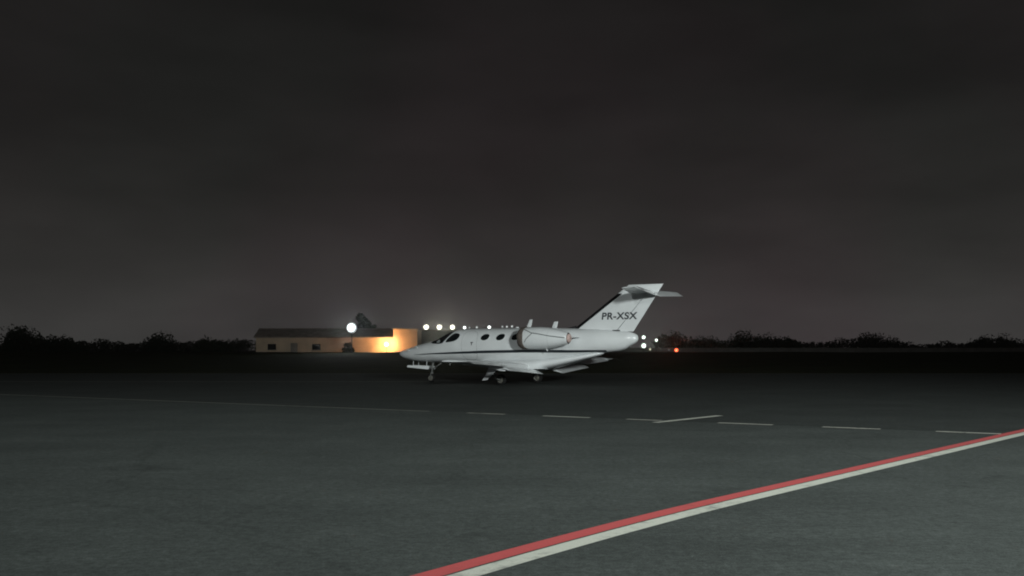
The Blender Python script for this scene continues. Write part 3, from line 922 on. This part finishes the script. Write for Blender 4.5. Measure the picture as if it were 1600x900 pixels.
# orange lamp in front of the shed wall
lx, lz = wx(604, d0 - 2.2), wz(538, d0 - 2.2)
ol = empty('wall_lamp', (lx, d0 - 2.2, GZ)); tag(ol, 'glaring orange lamp against the shed wall, left of the jet nose', 'lamp')
mb = MB(); mb.tube([(0, 0.1, 0), (0, 0.1, lz - GZ)], [.05, .04], 8); mb.box((0, .1, lz - GZ), (.5, .14, .3)); mb.build('lamp_post', ol, [M['pole']], False)
mb = MB(); K_ = 16
mb.loft([[(.40 * r * math.cos(a), yy, lz - GZ + .40 * r * math.sin(a)) for a in (2 * math.pi * q / K_ for q in range(K_))] for yy, r in ((.0, .9), (-.08, 1), (-.2, .7), (-.24, .2))])
mb.build('lens', ol, [lens_mat('sodium_glow', (1.0, .70, .30), 16, 2.4)])
ld = bpy.data.lights.new('wall_lamp_light', 'POINT'); ld.energy = 1080; ld.color = (1.0, .48, .19); ld.shadow_soft_size = .15
lo = bpy.data.objects.new('wall_lamp_light', ld); COL.objects.link(lo); lo.parent = ol; lo.location = (0, .45, lz - GZ)

# perimeter wall that runs on to the right
xa4, xb4 = wx(880, 205), wx(1700, 205)
pw = empty('perimeter_wall', ((xa4 + xb4) / 2, 205, GZ - .1)); tag(pw, 'low dark perimeter wall far behind the tail', 'wall')
hw4 = (xb4 - xa4) / 2
mb = MB(); mb.box((0, 0, .8), (2 * hw4, .2, 1.6)); mb.build('wall_face', pw, [M['conc']], False)
n4 = 24
pm_ = None
for i in range(n4 + 1):
    x = -hw4 + 2 * hw4 * i / n4
    if pm_ is None:
        mb = MB(); mb.box((0, -.02, .85), (.35, .32, 1.7)); o = mb.build('pier', pw, [M['conc']], False); pm_ = o.data
    else:
        o = bpy.data.objects.new('pier', pm_); COL.objects.link(o); o.parent = pw
    o.location = (x, 0, 0)

# -- trees
M['leaf'] = node_mat('dark_foliage', (0.030, 0.042, 0.022), 0.8, spec=0.15, var=0.4, vscale=1.5)
M['bark'] = node_mat('bark', (0.05, 0.042, 0.035), 0.95, var=0.3, vscale=4)
def tree(name, x, y, h, r, label, cat='tree', conic=False, n=2600, leaf=.22, group=None, lean=0.0, trunk=.3):
    zb = ground_z(x, y) - 0.1
    t = empty(name, (x, y, zb)); tag(t, label, cat, group)
    rnd = random.Random(hash((round(x, 1), round(h, 1))) & 0xffff)
    mb = MB()
    mb.tube([(0, 0, 0), (lean * .3, 0, h * .3), (lean * .7, .1, h * .62), (lean, .1, h * .93)], [h * .035, h * .028, h * .018, h * .004], 8)
    clumps = []
    for i in range(26):
        f = rnd.uniform(trunk, .97)
        a = rnd.uniform(0, 2 * math.pi)
        rad = (r * (1.03 - f) / (1 - trunk) if conic else r * math.sin(math.pi * min(1, max(.12, (f - trunk * .6) / (1.05 - trunk * .6)))) ** .6)
        q = rad * rnd.uniform(.35, .95)
        c = Vector((lean * f + q * math.cos(a), q * math.sin(a), h * f))
        clumps.append((c, rnd.uniform(.24, .46) * r * (1 if not conic else max(.35, 1.2 - f))))
        st = Vector((lean * max(0, f - .18), 0, h * max(trunk * .7, f - .16)))
        mb.tube([st, (st + c) / 2 + Vector((0, 0, -.02 * h)), c], [h * .010, h * .006, h * .002], 5)
    mb.build('trunk', t, [M['bark']])
    V = []; F = []
    for i in range(n):
        c, cr = clumps[rnd.randrange(len(clumps))]
        d = Vector((rnd.gauss(0, 1), rnd.gauss(0, 1), rnd.gauss(0, .8))); d.normalize()
        p = c + d * cr * rnd.random() ** .4
        u = Vector((rnd.gauss(0, 1), rnd.gauss(0, 1), rnd.gauss(0, 1))).normalized()
        w = u.cross(Vector((rnd.gauss(0, 1), rnd.gauss(0, 1), rnd.gauss(0, 1)))).normalized()
        s = leaf * rnd.uniform(.6, 1.3)
        k = len(V)
        V += [p - u * s, p + w * s * .45, p + u * s, p - w * s * .45]; F.append((k, k + 1, k + 2, k + 3))
    me = bpy.data.meshes.new('crown'); me.from_pydata([tuple(v) for v in V], [], F)
    put('crown', me, t, [M['leaf']], False)
    return t
x, y, z = at(572, 530, 175)
tree('tree', x, y, wz(488.5, 175) - ground_z(x, y) + .1, 1.75, 'dark tree rising over the shed roof beside the white floodlight', n=5200, leaf=.2, trunk=.3, lean=-.5)
x, y, z = at(580, 530, 182)
tree('tree', x, y, wz(503, 182) - ground_z(x, y) + .1, 1.7, 'lower dark tree just right of the one over the shed roof', n=3600, leaf=.2, trunk=.3)
x, y, z = at(543, 549, 143)
tree('bush', x, y, wz(538, 143) - ground_z(x, y) + .1, 1.1, 'dark rounded bush at the left end of the lit wall', 'bush', n=2200, leaf=.12, trunk=.1)
for u, v, d, r, lab in ((1052, 527, 240, 5.2, 'dark round tree behind the red light at the right'),
                        (1104, 531, 252, 5.6, 'broad low dark tree, next right of the one behind the red light'),
                        (1172, 519, 262, 6.4, 'tallest dark tree right of the jet tail'),
                        (1225, 530, 240, 4.6, 'low dark tree just right of the tallest one'),
                        (1372, 524, 285, 7.4, 'wide dark tree standing alone at the far right'),
                        (1555, 528, 255, 6.2, 'rightmost dark tree near the picture edge'),
                        (28, 516, 215, 6.2, 'leftmost dark tree near the picture edge'),
                        (96, 529, 225, 5.2, 'low dark tree second from the left picture edge'),
                        (252, 522, 240, 6.4, 'broad dark tree midway between the left edge and the shed'),
                        (330, 531, 212, 4.2, 'small dark tree left of the long shed')):
    x, y, z = at(u, v + (5 if u != 1052 else 1), d)
    tree('tree', x, y, z - ground_z(x, y), r, lab, n=4200, leaf=.34, group='dark trees along the airfield edge', trunk=.12)

# far woodland along the airfield edge, one dark uneven mass
rb = random.Random(21)
V = []; F = []
def belt(u0, u1):
    u = u0
    while u < u1:
        d = rb.uniform(285, 330); x = wx(u, d)
        h = 1.6 + 1.5 * abs(math.sin(u * .013)) + .9 * abs(math.sin(u * .041 + 1)) + rb.uniform(0, 1.1)
        r = rb.uniform(1.6, 3.4)
        for k in range(280):
            a = Vector((rb.gauss(0, 1), rb.gauss(0, 1), rb.gauss(0, 1))).normalized() * rb.random() ** .35
            p = Vector((x + a.x * r, d + a.y * r, GZ + max(.1, h * .5 + a.z * h * .52)))
            q = Vector((rb.gauss(0, 1), rb.gauss(0, 1), rb.gauss(0, 1))).normalized()
            w = q.cross(Vector((rb.gauss(0, 1), rb.gauss(0, 1), rb.gauss(0, 1)))).normalized()
            sc = rb.uniform(.2, .5); n = len(V)
            V.extend([p - q * sc, p + w * sc * .5, p + q * sc, p - w * sc * .5]); F.append((n, n + 1, n + 2, n + 3))
        u += rb.uniform(5, 10)
belt(-40, 395); belt(1062, 1660)
me = bpy.data.meshes.new('woodland'); me.from_pydata([tuple(v) for v in V], [], F)
tag(put('woodland', me, None, [M['leaf']], False), 'dark uneven belt of far woodland along the horizon', 'woodland', kind='stuff')

# ================================================================== the floodlight masts that light the apron (behind the viewer)
for (pos, aim, watts, beam), lab in zip(FLOODS, ('stronger but lower apron floodlight mast behind the viewer, on the right', 'weaker but taller apron floodlight mast behind the viewer, on the left')):
    fm = empty('floodlight_mast', (pos[0], pos[1], 0.0))
    tag(fm, lab, 'lamp mast', 'apron floodlight masts')
    mb = MB(); mb.tube([(0, -.5, 0), (0, -.5, pos[2] + .4)], [.22, .12], 14); mb.box((0, -.5, .2), (.9, .9, .4)); mb.box((0, -.4, pos[2] + .2), (3.2, .12, .12))
    mb.build('pole', fm, [M['pole']], False)
    for k in range(4):
        mb = MB(); mb.box((-1.2 + .8 * k, -.25, pos[2]), (.6, .2, .45)); mb.build('lamp_head', fm, [M['pole']], False)
    ld = bpy.data.lights.new('floodlight_mast_light', 'SPOT')
    ld.energy = watts; ld.color = FLOOD_COL; ld.spot_size = R(beam); ld.spot_blend = 1.0; ld.shadow_soft_size = 1.5
    lo = bpy.data.objects.new('floodlight_mast_light', ld); COL.objects.link(lo); lo.parent = fm
    lo.location = (0, 0.05, pos[2])
    lo.rotation_euler = (Vector(aim) - Vector(pos)).to_track_quat('-Z', 'Y').to_euler()

# ================================================================== thin night air: lamps glow in it
mb = MB(); mb.box((0, 280, 8.0), (900, 640, 22.0))
hz = mb.build('haze', None, [], False)
tag(hz, kind='stuff')
hm = bpy.data.materials.new('night_haze'); hm.use_nodes = True
hn = hm.node_tree; hn.nodes.clear()
ho = hn.nodes.new('ShaderNodeOutputMaterial'); hv = hn.nodes.new('ShaderNodeVolumePrincipled')
hv.inputs['Color'].default_value = (0.92, 0.92, 0.92, 1)
hv.inputs['Density'].default_value = 0.0003
hv.inputs['Anisotropy'].default_value = 0.93
hn.links.new(hv.outputs[0], ho.inputs['Volume'])
hz.data.materials.append(hm)
hz.display_type = 'WIRE'
